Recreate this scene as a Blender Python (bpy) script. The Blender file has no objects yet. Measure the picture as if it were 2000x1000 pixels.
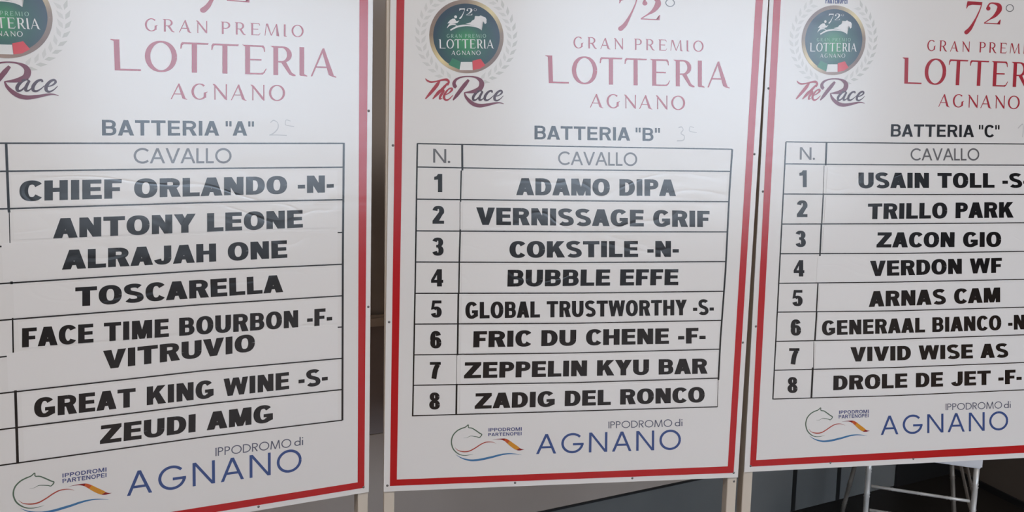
import bpy, bmesh, math, random
from mathutils import Vector, Matrix
random.seed(4)
SC = bpy.context.scene
COL = SC.collection

# ------------------------------------------------------------------ camera
CAMZ = 1.66
PITCH, ROLL = math.radians(7.38914), math.radians(1.32098)
cam_data = bpy.data.cameras.new('camera')
cam_data.sensor_width = 36.0
cam_data.lens = 1825.86 / 2000.0 * 36.0
cam_data.clip_start = 0.05
cam = bpy.data.objects.new('camera', cam_data)
COL.objects.link(cam)
_f = Vector((0, math.cos(PITCH), -math.sin(PITCH)))
_r0 = Vector((1, 0, 0)); _u0 = Vector((0, math.sin(PITCH), math.cos(PITCH)))
_r = _r0 * math.cos(ROLL) + _u0 * math.sin(ROLL)
_u = _u0 * math.cos(ROLL) - _r0 * math.sin(ROLL)
_m = Matrix((_r, _u, -_f)).transposed().to_4x4()
_m.translation = (0, 0, CAMZ)
cam.matrix_world = _m
SC.camera = cam

# ------------------------------------------------------------------ view, sky
SC.view_settings.view_transform = 'Standard'
SC.view_settings.look = 'None'
SC.view_settings.gamma = 1.0
SC.view_settings.exposure = 0.0
SC.view_settings.use_curve_mapping = False
SKY = 7.6
w = bpy.data.worlds.new('overcast_sky'); SC.world = w; w.use_nodes = True
nt = w.node_tree; nt.nodes.clear()
out = nt.nodes.new('ShaderNodeOutputWorld'); bg = nt.nodes.new('ShaderNodeBackground')
tc = nt.nodes.new('ShaderNodeTexCoord'); sep = nt.nodes.new('ShaderNodeSeparateXYZ')
ramp = nt.nodes.new('ShaderNodeValToRGB')
mr = nt.nodes.new('ShaderNodeMapRange'); mr.inputs['From Min'].default_value = -0.3; mr.inputs['From Max'].default_value = 0.7
nt.links.new(tc.outputs['Generated'], sep.inputs[0]); nt.links.new(sep.outputs['Z'], mr.inputs['Value'])
nt.links.new(mr.outputs[0], ramp.inputs[0]); nt.links.new(ramp.outputs[0], bg.inputs['Color'])
e = ramp.color_ramp.elements
e[0].position = 0.22; e[0].color = (0.58, 0.63, 0.70, 1)
e[1].position = 1.0; e[1].color = (0.80, 0.92, 1.10, 1)
n1 = e.new(0.30); n1.color = (0.79, 0.97, 1.20, 1)
bg.inputs['Strength'].default_value = SKY
nt.links.new(bg.outputs[0], out.inputs[0])

# unseen area lights added under the ceiling as warm fill for the boards
for lx, ly in ((-2.4, -0.9), (-0.7, -0.1), (1.1, 0.25), (3.2, 0.3)):
    ld = bpy.data.lights.new('ceiling_fill', 'AREA'); ld.shape = 'RECTANGLE'; ld.size = 1.2; ld.size_y = 0.6
    ld.energy = 32.5; ld.color = (1.0, 0.955, 0.92)
    lo = bpy.data.objects.new('ceiling_fill', ld); COL.objects.link(lo); lo.location = (lx, ly, 3.66)
D={'A':{'text':[('batt','BATTERIA "A"',[0.2856,0.0468,0.5967,0.052,0.5963,0.0204,0.285,0.0147]),('cav','CAVALLO',[0.3453,-0.0106,0.547,-0.0082,0.5465,-0.0411,0.3445,-0.0427]),('name','CHIEF ORLANDO -N-',[0.1295,-0.0791,0.7789,-0.0674,0.7789,-0.1073,0.1279,-0.1198]),('name','ANTONY LEONE',[0.1874,-0.1561,0.7054,-0.1474,0.7054,-0.1881,0.1859,-0.197]),('name','ALRAJAH ONE',[0.2015,-0.222,0.6683,-0.2165,0.6686,-0.2569,0.2001,-0.2625]),('name','TOSCARELLA',[0.2238,-0.3012,0.6576,-0.2962,0.6585,-0.3365,0.2224,-0.3417]),('narrow','FACE TIME BOURBON -F-',[0.1222,-0.38,0.7745,-0.3815,0.7744,-0.4223,0.1206,-0.4201]),('name','VITRUVIO',[0.2726,-0.4406,0.5926,-0.4297,0.5921,-0.4695,0.2713,-0.4812]),('narrow','GREAT KING WINE -S-',[0.1385,-0.5297,0.7634,-0.5265,0.7633,-0.5672,0.1369,-0.5716]),('name','ZEUDI AMG',[0.2625,-0.6041,0.632,-0.6003,0.6316,-0.6423,0.2602,-0.645]),('ippo','IPPODROMO',[0.5007,-0.6871,0.6747,-0.6888,0.6746,-0.7098,0.5003,-0.7068]),('ippo','di',[0.6817,-0.6874,0.7031,-0.6879,0.7029,-0.7085,0.6815,-0.7087]),('agn','AGNANO',[0.3115,-0.7156,0.6992,-0.7161,0.6988,-0.771,0.3108,-0.7701]),('gran','GRAN PREMIO',[0.3746,0.2591,0.7097,0.2692,0.7095,0.2431,0.3739,0.2332]),('lott','LOTTERIA',[0.3059,0.2119,0.7854,0.2224,0.7853,0.1587,0.304,0.1489]),('sagn','AGNANO',[0.4226,0.1277,0.6668,0.1343,0.6665,0.0996,0.4218,0.0945]),('part','IPPODROMI',[0.1855,-0.6994,0.2718,-0.6985,0.2715,-0.7079,0.1852,-0.7082]),('part','PARTENOPEI',[0.1851,-0.7111,0.2714,-0.7108,0.2711,-0.7202,0.1852,-0.7206]),('pencil','2',[0.6331,0.0553,0.6526,0.0558,0.6697,0.0224,0.6304,0.0216])],'rows':[[[0.0983,-0.0042],[0.4903,0.0017],[0.8028,0.0067]],[[0.096,-0.0599],[0.4893,-0.0528],[0.8015,-0.0487]],[[0.0928,-0.1348],[0.4879,-0.1274],[0.8015,-0.1249]],[[0.0897,-0.2103],[0.4865,-0.2024],[0.8009,-0.2021]],[[0.0865,-0.2857],[0.4851,-0.2777],[0.8008,-0.2782]],[[0.0834,-0.3607],[0.4836,-0.354],[0.8002,-0.3539]],[[0.0802,-0.4366],[0.1682,-0.4328],[0.4823,-0.4237],[0.8001,-0.4297]],[[0.0771,-0.5123],[0.4808,-0.5046],[0.7998,-0.5062]],[[0.0739,-0.5882],[0.4794,-0.5818],[0.7997,-0.5833]],[[0.0707,-0.6641],[0.4779,-0.658],[0.7995,-0.6598]]],'verts':[([[0.109,-0.0044],[0.1082,-0.135],[0.1088,-0.1422]],0.0047),([[0.1088,-0.1422],[0.1075,-0.2074]],0.0016),([[0.1072,-0.2763],[0.1072,-0.2879]],0.0046),([[0.106,-0.3575],[0.1042,-0.4352]],0.0028),([[0.1051,-0.5052],[0.103,-0.6623]],0.005),([[0.8034,0.0079],[0.8008,-0.2585],[0.7995,-0.6603]],0.0049)],'screws':[[0.8645,-0.3851],[0.8639,0.0835],[0.5962,-0.844],[0.8536,-0.8379]],'pose':[-1.10728,1.81855,1.62438,0.49061]},
 'B':{'text':[('batt','BATTERIA "B"',[0.2866,0.0499,0.6047,0.0516,0.6061,0.0194,0.2875,0.0172]),('cav','N.',[0.042,-0.0103,0.083,-0.0107,0.0835,-0.0437,0.0424,-0.0432]),('cav','CAVALLO',[0.3468,-0.011,0.5484,-0.0101,0.5498,-0.0431,0.3478,-0.0434]),('name','ADAMO DIPA',[0.2443,-0.0771,0.6525,-0.0751,0.6545,-0.1164,0.2453,-0.1185]),('name','VERNISSAGE GRIF',[0.1476,-0.1488,0.7461,-0.1533,0.7483,-0.1946,0.1484,-0.1911]),('name','COKSTILE -N-',[0.2313,-0.2311,0.6676,-0.2299,0.6695,-0.2705,0.2322,-0.2717]),('name','BUBBLE EFFE',[0.2288,-0.3014,0.6707,-0.302,0.6715,-0.3431,0.2285,-0.3431]),('narrow','GLOBAL TRUSTWORTHY -S-',[0.1252,-0.3806,0.7699,-0.3811,0.772,-0.4213,0.1258,-0.4218]),('name','FRIC DU CHENE -F-',[0.1467,-0.4535,0.7514,-0.455,0.7535,-0.4959,0.1464,-0.494]),('name','ZEPPELIN KYU BAR',[0.1254,-0.531,0.7613,-0.5364,0.7634,-0.5768,0.1246,-0.5716]),('name','ZADIG DEL RONCO',[0.1535,-0.6104,0.7569,-0.6122,0.7591,-0.6529,0.1528,-0.65]),('ippo','IPPODROMO',[0.5002,-0.6956,0.672,-0.6959,0.673,-0.7157,0.5009,-0.7137]),('ippo','di',[0.6789,-0.6956,0.7002,-0.6955,0.7012,-0.7151,0.6798,-0.7151]),('agn','AGNANO',[0.3125,-0.7222,0.6974,-0.7245,0.7,-0.7781,0.3125,-0.7737]),('gran','GRAN PREMIO',[0.3767,0.264,0.7082,0.2673,0.7095,0.2413,0.3776,0.2369]),('lott','LOTTERIA',[0.3081,0.2173,0.7797,0.2197,0.7833,0.1559,0.3099,0.1521]),('sagn','AGNANO',[0.4221,0.13,0.6667,0.1317,0.6684,0.0976,0.4233,0.0971]),('part','IPPODROMI',[0.189,-0.7011,0.2737,-0.7017,0.2739,-0.711,0.1892,-0.7098]),('part','PARTENOPEI',[0.1885,-0.7138,0.2736,-0.7138,0.2738,-0.7225,0.1887,-0.722]),('pencil','3',[0.6516,0.0554,0.6678,0.0557,0.6749,0.0217,0.6506,0.0212])],'digits':[[0.0452,-0.07,0.0644,-0.0697,0.065,-0.113,0.0457,-0.1133],[0.0422,-0.1461,0.0701,-0.1459,0.0707,-0.1889,0.0427,-0.189],[0.0427,-0.2225,0.0698,-0.2224,0.0704,-0.2663,0.0433,-0.2662],[0.0404,-0.2991,0.0698,-0.2993,0.0704,-0.3414,0.0409,-0.3412],[0.041,-0.3757,0.0673,-0.376,0.0678,-0.4185,0.0415,-0.4181],[0.0402,-0.4509,0.0674,-0.4514,0.0679,-0.495,0.0407,-0.4945],[0.0404,-0.5282,0.0671,-0.5288,0.0677,-0.5708,0.0409,-0.5701],[0.0396,-0.6047,0.0659,-0.6055,0.0664,-0.6487,0.0401,-0.6478]],'rows':[[[0.0045,0.0009],[0.3852,0.0018],[0.7994,0.0032]],[[0.0048,-0.0541],[0.387,-0.0549],[0.7971,-0.0526]],[[0.0044,-0.1304],[0.3894,-0.1309],[0.798,-0.1295]],[[0.0039,-0.2063],[0.3919,-0.2074],[0.7975,-0.2067]],[[0.0034,-0.2814],[0.3944,-0.2844],[0.7982,-0.2831]],[[0.0029,-0.3578],[0.3969,-0.3611],[0.7962,-0.3604]],[[0.0024,-0.4333],[0.3994,-0.4377],[0.7955,-0.4363]],[[0.0019,-0.5097],[0.4018,-0.5138],[0.794,-0.5126]],[[0.0007,-0.5856],[0.4043,-0.5904],[0.7947,-0.5897]],[[-0.0011,-0.6623],[0.4067,-0.6648],[0.7956,-0.6667]]],'verts':[([[0.0045,0.0015],[0.0025,-0.3417],[-0.0005,-0.6636]],0.0035),([[0.1112,0.0017],[0.1127,-0.0608]],0.0047),([[0.11,-0.0609],[0.1095,-0.1357]],0.0032),([[0.1082,-0.1357],[0.109,-0.2025]],0.0015),([[0.1099,-0.2025],[0.1088,-0.2828]],0.0037),([[0.1088,-0.2828],[0.1089,-0.3578]],0.0033),([[0.1077,-0.3578],[0.1081,-0.5132]],0.0041),([[0.1063,-0.5132],[0.1064,-0.5855]],0.001),([[0.1071,-0.585],[0.107,-0.6641]],0.0043),([[0.7991,0.0032],[0.7974,-0.0983],[0.798,-0.3086],[0.7941,-0.4829],[0.7943,-0.5946]],0.0046),([[0.7937,-0.5946],[0.7957,-0.6675]],0.0014)],'screws':[[-0.0528,-0.0045],[-0.0593,-0.4274],[-0.0612,-0.8379],[0.26,-0.8469],[0.5705,-0.8502],[0.8516,-0.8493],[0.8598,-0.0079],[0.8571,-0.4964],[0.8559,-0.8747]],'pose':[-0.23414,2.22359,1.63321,0.19417]},
 'C':{'text':[('batt','BATTERIA "C"',[0.2879,0.0492,0.6094,0.0548,0.6128,0.0228,0.2891,0.0177]),('cav','N.',[0.0352,-0.0141,0.0768,-0.0141,0.079,-0.0451,0.0366,-0.0453]),('cav','CAVALLO',[0.3494,-0.0112,0.5541,-0.0072,0.5573,-0.0389,0.3521,-0.042]),('name','USAIN TOLL -S-',[0.2036,-0.0753,0.713,-0.0705,0.7172,-0.1088,0.2067,-0.1152]),('name','TRILLO PARK',[0.2374,-0.1544,0.6744,-0.1473,0.6789,-0.1895,0.2392,-0.1947]),('name','ZACON GIO',[0.2702,-0.229,0.6438,-0.2281,0.648,-0.2682,0.2709,-0.2685]),('name','VERDON WF',[0.2551,-0.3035,0.6532,-0.2978,0.6575,-0.3386,0.2584,-0.3439]),('name','ARNAS CAM',[0.2586,-0.3836,0.6564,-0.3789,0.6606,-0.4193,0.2612,-0.4253]),('narrow','GENERAAL BIANCO -N-',[0.128,-0.4589,0.7614,-0.4552,0.766,-0.4965,0.1308,-0.4978]),('name','VIVID WISE AS',[0.2158,-0.5315,0.6984,-0.5341,0.7026,-0.5737,0.2188,-0.5704]),('name','DROLE DE JET -F-',[0.1722,-0.6067,0.7495,-0.6091,0.7539,-0.6498,0.1743,-0.6457]),('ippo','IPPODROMO',[0.5179,-0.6967,0.6963,-0.6977,0.6984,-0.7177,0.5197,-0.7154]),('ippo','di',[0.7021,-0.6976,0.724,-0.6978,0.7261,-0.7176,0.7041,-0.7172]),('agn','AGNANO',[0.3216,-0.7225,0.7188,-0.7266,0.7245,-0.7801,0.3259,-0.7751]),('part','IPPODROMI',[0.1961,-0.7019,0.2842,-0.7032,0.285,-0.7129,0.1968,-0.7112]),('part','PARTENOPEI',[0.1959,-0.7136,0.2848,-0.7145,0.2849,-0.7243,0.1967,-0.7236]),('navy','PARTENOPEI',[0.0787,0.355,0.1392,0.357,0.1403,0.3417,0.0798,0.3393]),('pencil','1',[0.6658,0.0579,0.688,0.0585,0.698,0.025,0.6695,0.0244]),('gran','GRAN PREMIO',[0.3744,0.2642,0.7059,0.2675,0.7072,0.2415,0.3753,0.2371]),('lott','LOTTERIA',[0.3058,0.2175,0.7774,0.2199,0.781,0.1561,0.3076,0.1523]),('sagn','AGNANO',[0.4198,0.1302,0.6644,0.1319,0.6661,0.0978,0.421,0.0973])],'digits':[[0.0375,-0.0718,0.0576,-0.0715,0.0606,-0.114,0.0404,-0.1142],[0.0356,-0.1476,0.0651,-0.1474,0.0681,-0.1897,0.0384,-0.1898],[0.0372,-0.2246,0.0659,-0.2246,0.0688,-0.2666,0.0401,-0.2664],[0.0369,-0.2999,0.0669,-0.3001,0.0698,-0.3425,0.0398,-0.3422],[0.0385,-0.377,0.0675,-0.3774,0.0704,-0.4198,0.0414,-0.4192],[0.0391,-0.4536,0.0681,-0.4543,0.0711,-0.497,0.042,-0.4962],[0.0398,-0.5292,0.069,-0.53,0.0719,-0.5726,0.0427,-0.5716],[0.0401,-0.6055,0.0687,-0.6065,0.0716,-0.6493,0.043,-0.6481]],'rows':[[[-0.0044,-0.0017],[0.306,0.0015],[0.6904,0.0069]],[[-0.0036,-0.0564],[0.3108,-0.0541],[0.6965,-0.0489]],[[-0.0028,-0.1318],[0.3173,-0.1306],[0.705,-0.1267]],[[-0.0021,-0.2077],[0.3238,-0.2065],[0.7134,-0.2032]],[[-0.0014,-0.2833],[0.3305,-0.2845],[0.7219,-0.2808]],[[-0.0007,-0.3593],[0.337,-0.3602],[0.7303,-0.3576]],[[-0.0001,-0.4338],[0.3436,-0.4371],[0.7387,-0.4348]],[[0.0005,-0.5101],[0.3501,-0.5138],[0.7471,-0.5118]],[[0.0011,-0.5861],[0.3567,-0.5905],[0.7556,-0.59]],[[0.0017,-0.6626],[0.3633,-0.6679],[0.7641,-0.6677]]],'verts':[([[-0.0044,-0.0017],[0.0022,-0.6635]],0.0035),([[0.1081,-0.0017],[0.1097,-0.0585]],0.0049),([[0.1054,-0.0586],[0.1076,-0.1285]],0.0013),([[0.1084,-0.1291],[0.1094,-0.2075]],0.0032),([[0.1087,-0.2075],[0.1102,-0.2899]],0.0043),([[0.1099,-0.3613],[0.1109,-0.4353]],0.0035),([[0.1116,-0.4353],[0.1116,-0.5109]],0.0044),([[0.1091,-0.5135],[0.1128,-0.5858]],0.0015),([[0.1111,-0.5823],[0.1124,-0.664]],0.005)],'screws':[[-0.0602,0.1281],[-0.0594,-0.1261],[-0.0572,-0.4699],[-0.0496,-0.8396],[0.1816,-0.8442],[0.4321,-0.8473]],'pose':[0.68132,2.35389,1.65975,0.2248]},
 'race':{'hdisc':[[0.0001,0.0]],'T1':[[-0.0961,-0.1002],[-0.0913,-0.105],[-0.0828,-0.1078],[-0.0696,-0.1058],[-0.0563,-0.1022],[-0.0456,-0.1014],[-0.0408,-0.1064],[-0.0433,-0.1149]],'T2':[[-0.0621,-0.1045],[-0.0707,-0.1171],[-0.0825,-0.1318],[-0.0956,-0.1474]],'h1':[[-0.0429,-0.1083],[-0.0534,-0.1205],[-0.0665,-0.1345],[-0.0784,-0.1469]],'h2':[[-0.0758,-0.1421],[-0.0666,-0.13],[-0.0573,-0.1245],[-0.0533,-0.1278],[-0.0598,-0.139],[-0.0616,-0.1464],[-0.0557,-0.1446]],'e1':[[-0.0505,-0.1374],[-0.0412,-0.1327],[-0.0333,-0.1251],[-0.0341,-0.1212],[-0.0413,-0.1232],[-0.0492,-0.1334],[-0.0518,-0.1427],[-0.0471,-0.1486],[-0.0397,-0.1463],[-0.0304,-0.1368]],'R1':[[0.0066,-0.0996],[-0.0053,-0.115],[-0.0184,-0.1325],[-0.0303,-0.1486]],'R2':[[-0.0227,-0.1182],[-0.0267,-0.1149],[-0.0282,-0.1079],[-0.0229,-0.0998],[-0.011,-0.0942],[0.0051,-0.0918],[0.0213,-0.0931],[0.0336,-0.0993],[0.0378,-0.1083],[0.0339,-0.119],[0.0219,-0.1254],[0.0084,-0.1285],[-0.0037,-0.1299]],'R3':[[-0.0037,-0.1294],[0.0005,-0.1398],[0.0101,-0.1501],[0.0211,-0.1569],[0.0347,-0.1594],[0.0523,-0.1568],[0.0713,-0.1523],[0.0822,-0.1512],[0.0918,-0.1535]],'a1':[[0.0408,-0.1267],[0.034,-0.1243],[0.0247,-0.1298],[0.0181,-0.1398],[0.019,-0.1466],[0.0249,-0.1457],[0.0329,-0.1375],[0.0395,-0.1267]],'a2':[[0.0403,-0.1259],[0.0343,-0.1375],[0.0331,-0.1454],[0.0385,-0.1453],[0.0451,-0.1385]],'c1':[[0.0632,-0.1279],[0.062,-0.1237],[0.0544,-0.1263],[0.047,-0.1358],[0.0461,-0.1443],[0.0521,-0.1462],[0.0602,-0.1412],[0.0668,-0.1346]],'e2':[[0.0696,-0.1372],[0.0805,-0.1334],[0.0871,-0.1271],[0.0849,-0.1227],[0.0776,-0.1256],[0.0704,-0.1351],[0.0697,-0.1436],[0.0753,-0.1463],[0.0834,-0.1421],[0.0906,-0.1344]]},
 'foot':{'horse':[[0.151,-0.7668],[0.1411,-0.7684],[0.1298,-0.769],[0.1184,-0.7665],[0.1084,-0.7598],[0.1005,-0.75],[0.0965,-0.7368],[0.0969,-0.7252],[0.1014,-0.7138],[0.1111,-0.7041],[0.1216,-0.699],[0.1307,-0.6959],[0.1377,-0.6904],[0.1385,-0.6974],[0.147,-0.6994],[0.1571,-0.7059],[0.1664,-0.7128],[0.1722,-0.717],[0.1664,-0.7244],[0.1602,-0.7223],[0.1474,-0.7198],[0.1417,-0.7201],[0.1347,-0.7236],[0.1262,-0.7238]],'red':[[0.1047,-0.7466],[0.1126,-0.7549],[0.1268,-0.7592],[0.141,-0.7583],[0.155,-0.7516],[0.1691,-0.7428],[0.1804,-0.7377],[0.1904,-0.7367],[0.2004,-0.7378],[0.2098,-0.7419]],'blue':[[0.1071,-0.7656],[0.1185,-0.7733],[0.1314,-0.779],[0.1456,-0.7823],[0.1599,-0.7825],[0.1741,-0.781],[0.1884,-0.7784],[0.2027,-0.7757],[0.2169,-0.7723],[0.2313,-0.77],[0.2457,-0.7695],[0.2602,-0.7712],[0.2748,-0.7745]],'leaft':[[0.1996,-0.7311],[0.2146,-0.7295],[0.2318,-0.7296],[0.242,-0.7344],[0.2538,-0.7431],[0.2655,-0.7517],[0.2729,-0.7579],[0.2824,-0.7602]],'leafb':[[0.1996,-0.7313],[0.2175,-0.7312],[0.2291,-0.7353],[0.2364,-0.7415],[0.2453,-0.7499],[0.2556,-0.7577],[0.2643,-0.7618],[0.2716,-0.7624]]},
 'emb':{'t72':[[-0.0188,0.0637],[0.0225,0.0657],[0.0229,0.0417],[-0.0184,0.0398]],'gran':[[-0.0471,0.0038],[0.0458,0.0077],[0.046,-0.0006],[-0.047,-0.0045]],'lott':[[-0.066,-0.0092],[0.0641,-0.0038],[0.0654,-0.0246],[-0.0657,-0.0298]],'agn':[[-0.0354,-0.0338],[0.0336,-0.0311],[0.0338,-0.041],[-0.0353,-0.0437]],'head':[[-0.027,0.0441]],'body':[[-0.0461,0.0283],[-0.0401,0.0358],[-0.0344,0.0396],[-0.0291,0.0399],[-0.025,0.0339],[-0.0179,0.0362],[-0.0223,0.0306],[-0.0302,0.029],[-0.0395,0.0291]],'wheel':[[-0.0468,0.0174],[-0.0434,0.0222],[-0.0368,0.0261],[-0.0289,0.0265],[-0.0222,0.0232]],'wheel2':[[-0.0447,0.0222],[-0.0369,0.0292],[-0.0263,0.0294]],'horse':[[-0.0036,0.0291],[0.0097,0.0333],[0.0115,0.0368],[0.0176,0.0404],[0.0215,0.0463],[0.0188,0.0482],[0.0281,0.0479],[0.0326,0.0502],[0.037,0.048],[0.0435,0.046],[0.0462,0.0422],[0.0464,0.0332],[0.0427,0.0304],[0.0391,0.0367],[0.0351,0.034],[0.0354,0.0158],[0.0273,0.022],[0.0165,0.0259],[0.0057,0.028]],'arc':[[-0.0388,0.0131],[-0.0235,0.0215],[-0.0076,0.0251],[0.0058,0.0254],[0.0192,0.0239],[0.03,0.0203],[0.0354,0.0163]],'fg':[[-0.033,-0.0506],[-0.0148,-0.0577],[-0.0153,-0.0768],[-0.0274,-0.0725],[-0.0421,-0.0666]],'fw':[[-0.0129,-0.059],[0.0142,-0.058],[0.0156,-0.0768],[-0.0158,-0.0779]],'fr':[[0.0147,-0.0553],[0.034,-0.0499],[0.0456,-0.0647],[0.0317,-0.0736],[0.0161,-0.0767]]},
 'footaff':{'A':[1.0102,-0.0039,-0.0209,0.9619,-0.0201,-0.0255],'B':[1,0,0,1,0,0],'C':[1.0185,-0.003,-0.0467,0.9964,-0.0309,-0.0036]}}

# ------------------------------------------------------------------ materials
def _mat(name):
    m = bpy.data.materials.new(name); m.use_nodes = True
    return m, m.node_tree, m.node_tree.nodes['Principled BSDF']

def simple(name, col, rough=0.5, metal=0.0, spec=0.5, noise=0.0, scale=20.0, bump=0.0):
    m, t, b = _mat(name)
    b.inputs['Base Color'].default_value = (*col, 1)
    b.inputs['Roughness'].default_value = rough
    b.inputs['Metallic'].default_value = metal
    b.inputs['Specular IOR Level'].default_value = spec
    if noise or bump:
        g = t.nodes.new('ShaderNodeTexCoord')
        n = t.nodes.new('ShaderNodeTexNoise'); n.inputs['Scale'].default_value = scale; n.inputs['Detail'].default_value = 6
        t.links.new(g.outputs['Object'], n.inputs['Vector'])
        if noise:
            mx = t.nodes.new('ShaderNodeMixRGB')
            mx.inputs[1].default_value = (*[c * (1 - noise) for c in col], 1)
            mx.inputs[2].default_value = (*[min(1, c * (1 + noise)) for c in col], 1)
            t.links.new(n.outputs['Fac'], mx.inputs[0]); t.links.new(mx.outputs[0], b.inputs['Base Color'])
        if bump:
            bp = t.nodes.new('ShaderNodeBump'); bp.inputs['Strength'].default_value = bump; bp.inputs['Distance'].default_value = 0.01
            t.links.new(n.outputs['Fac'], bp.inputs['Height']); t.links.new(bp.outputs[0], b.inputs['Normal'])
    return m

def wavy(name, col, rough, spec=0.5, amp=0.0006, crease=0.0, fine=0.0):
    """printed foil: flat colour, glossy, with the gentle waves and creases of a glued sheet"""
    m, t, b = _mat(name)
    b.inputs['Base Color'].default_value = (*col, 1)
    b.inputs['Roughness'].default_value = rough
    b.inputs['Specular IOR Level'].default_value = spec
    g = t.nodes.new('ShaderNodeNewGeometry')
    mp = t.nodes.new('ShaderNodeMapping'); mp.inputs['Scale'].default_value = (1, 1, 2.2)
    t.links.new(g.outputs['Position'], mp.inputs['Vector'])
    n = t.nodes.new('ShaderNodeTexNoise'); n.inputs['Scale'].default_value = 5.0; n.inputs['Detail'].default_value = 2.0; n.inputs['Distortion'].default_value = 0.6
    t.links.new(mp.outputs[0], n.inputs['Vector'])
    h = t.nodes.new('ShaderNodeMath'); h.operation = 'MULTIPLY'; h.inputs[1].default_value = amp
    t.links.new(n.outputs['Fac'], h.inputs[0]); last = h
    if crease:
        n2 = t.nodes.new('ShaderNodeTexNoise'); n2.inputs['Scale'].default_value = 4.0; n2.inputs['Detail'].default_value = 1.0; n2.inputs['Distortion'].default_value = 0.8
        t.links.new(mp.outputs[0], n2.inputs['Vector'])
        ab = t.nodes.new('ShaderNodeMath'); ab.operation = 'SUBTRACT'; ab.inputs[1].default_value = 0.5
        ab2 = t.nodes.new('ShaderNodeMath'); ab2.operation = 'ABSOLUTE'
        mn = t.nodes.new('ShaderNodeMath'); mn.operation = 'MINIMUM'; mn.inputs[1].default_value = 0.035
        sc = t.nodes.new('ShaderNodeMath'); sc.operation = 'MULTIPLY'; sc.inputs[1].default_value = crease
        ad = t.nodes.new('ShaderNodeMath'); ad.operation = 'ADD'
        t.links.new(n2.outputs['Fac'], ab.inputs[0]); t.links.new(ab.outputs[0], ab2.inputs[0]); t.links.new(ab2.outputs[0], mn.inputs[0])
        t.links.new(mn.outputs[0], sc.inputs[0]); t.links.new(sc.outputs[0], ad.inputs[0]); t.links.new(last.outputs[0], ad.inputs[1]); last = ad
    bp = t.nodes.new('ShaderNodeBump'); bp.inputs['Strength'].default_value = 1.0; bp.inputs['Distance'].default_value = 1.0
    t.links.new(last.outputs[0], bp.inputs['Height']); t.links.new(bp.outputs[0], b.inputs['Normal'])
    return m

SP = 0.62
RG = 0.20
M = {}
M['panel'] = wavy('white_plastic_sheet', (0.635, 0.612, 0.585), RG, SP)
M['film'] = wavy('white_sticker_film', (0.655, 0.634, 0.610), RG * 0.9, SP, 0.0007, 0.003)
M['inkfilm'] = wavy('black_ink_on_film', (0.004, 0.0035, 0.004), RG * 0.9, SP, 0.0007, 0.003)
def ink(name, col): return wavy(name, col, RG, SP)
M['black'] = ink('black_print', (0.005, 0.0045, 0.005))
M['grey'] = ink('grey_print', (0.115, 0.110, 0.112))
M['red'] = ink('red_print', (0.385, 0.004, 0.007))
M['redtext'] = ink('crimson_print', (0.33, 0.020, 0.032))
M['plum'] = ink('plum_print', (0.15, 0.022, 0.045))
M['darkplum'] = ink('dark_plum_print', (0.055, 0.022, 0.035))
M['blue'] = ink('blue_print', (0.032, 0.065, 0.19))
M['slate'] = ink('slate_print', (0.10, 0.105, 0.14))
M['navy'] = ink('navy_print', (0.075, 0.085, 0.19))
M['green_line'] = ink('grey_green_print', (0.085, 0.13, 0.09))
M['red_line'] = ink('brick_red_print', (0.36, 0.06, 0.04))
M['sky_line'] = ink('sky_blue_print', (0.045, 0.15, 0.30))
M['amber'] = ink('amber_print', (0.52, 0.22, 0.02))
M['orange'] = ink('orange_red_print', (0.45, 0.075, 0.02))
M['maroon'] = ink('maroon_print', (0.20, 0.012, 0.014))
M['white'] = ink('white_print', (0.62, 0.61, 0.59))
M['palegreen'] = ink('pale_green_print', (0.30, 0.48, 0.36))
M['flaggreen'] = ink('flag_green_print', (0.02, 0.16, 0.075))
M['flagred'] = ink('flag_red_print', (0.55, 0.03, 0.04))
M['laurel'] = ink('pale_laurel_print', (0.535, 0.52, 0.49))
M['laureldark'] = ink('grey_laurel_print', (0.475, 0.465, 0.43))
M['pencil'] = ink('pencil_mark', (0.44, 0.43, 0.42))

def gradient_disc(name, cx, cy, rad):
    m = ink(name, (0.02, 0.05, 0.07)); t = m.node_tree; b = t.nodes['Principled BSDF']
    g = t.nodes.new('ShaderNodeTexCoord'); mp = t.nodes.new('ShaderNodeMapping')
    mp.inputs['Location'].default_value = (-cx, 0, -cy)
    t.links.new(g.outputs['Object'], mp.inputs['Vector'])
    ln = t.nodes.new('ShaderNodeVectorMath'); ln.operation = 'LENGTH'; t.links.new(mp.outputs[0], ln.inputs[0])
    mr = t.nodes.new('ShaderNodeMapRange'); mr.inputs['From Max'].default_value = rad
    t.links.new(ln.outputs['Value'], mr.inputs['Value'])
    rp = t.nodes.new('ShaderNodeValToRGB'); el = rp.color_ramp.elements
    el[0].color = (0.025, 0.24, 0.065, 1); el[0].position = 0.05
    el[1].color = (0.012, 0.032, 0.052, 1); el[1].position = 1.0
    k = el.new(0.5); k.color = (0.016, 0.085, 0.062, 1)
    t.links.new(mr.outputs[0], rp.inputs[0]); t.links.new(rp.outputs[0], b.inputs['Base Color'])
    return m

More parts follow.
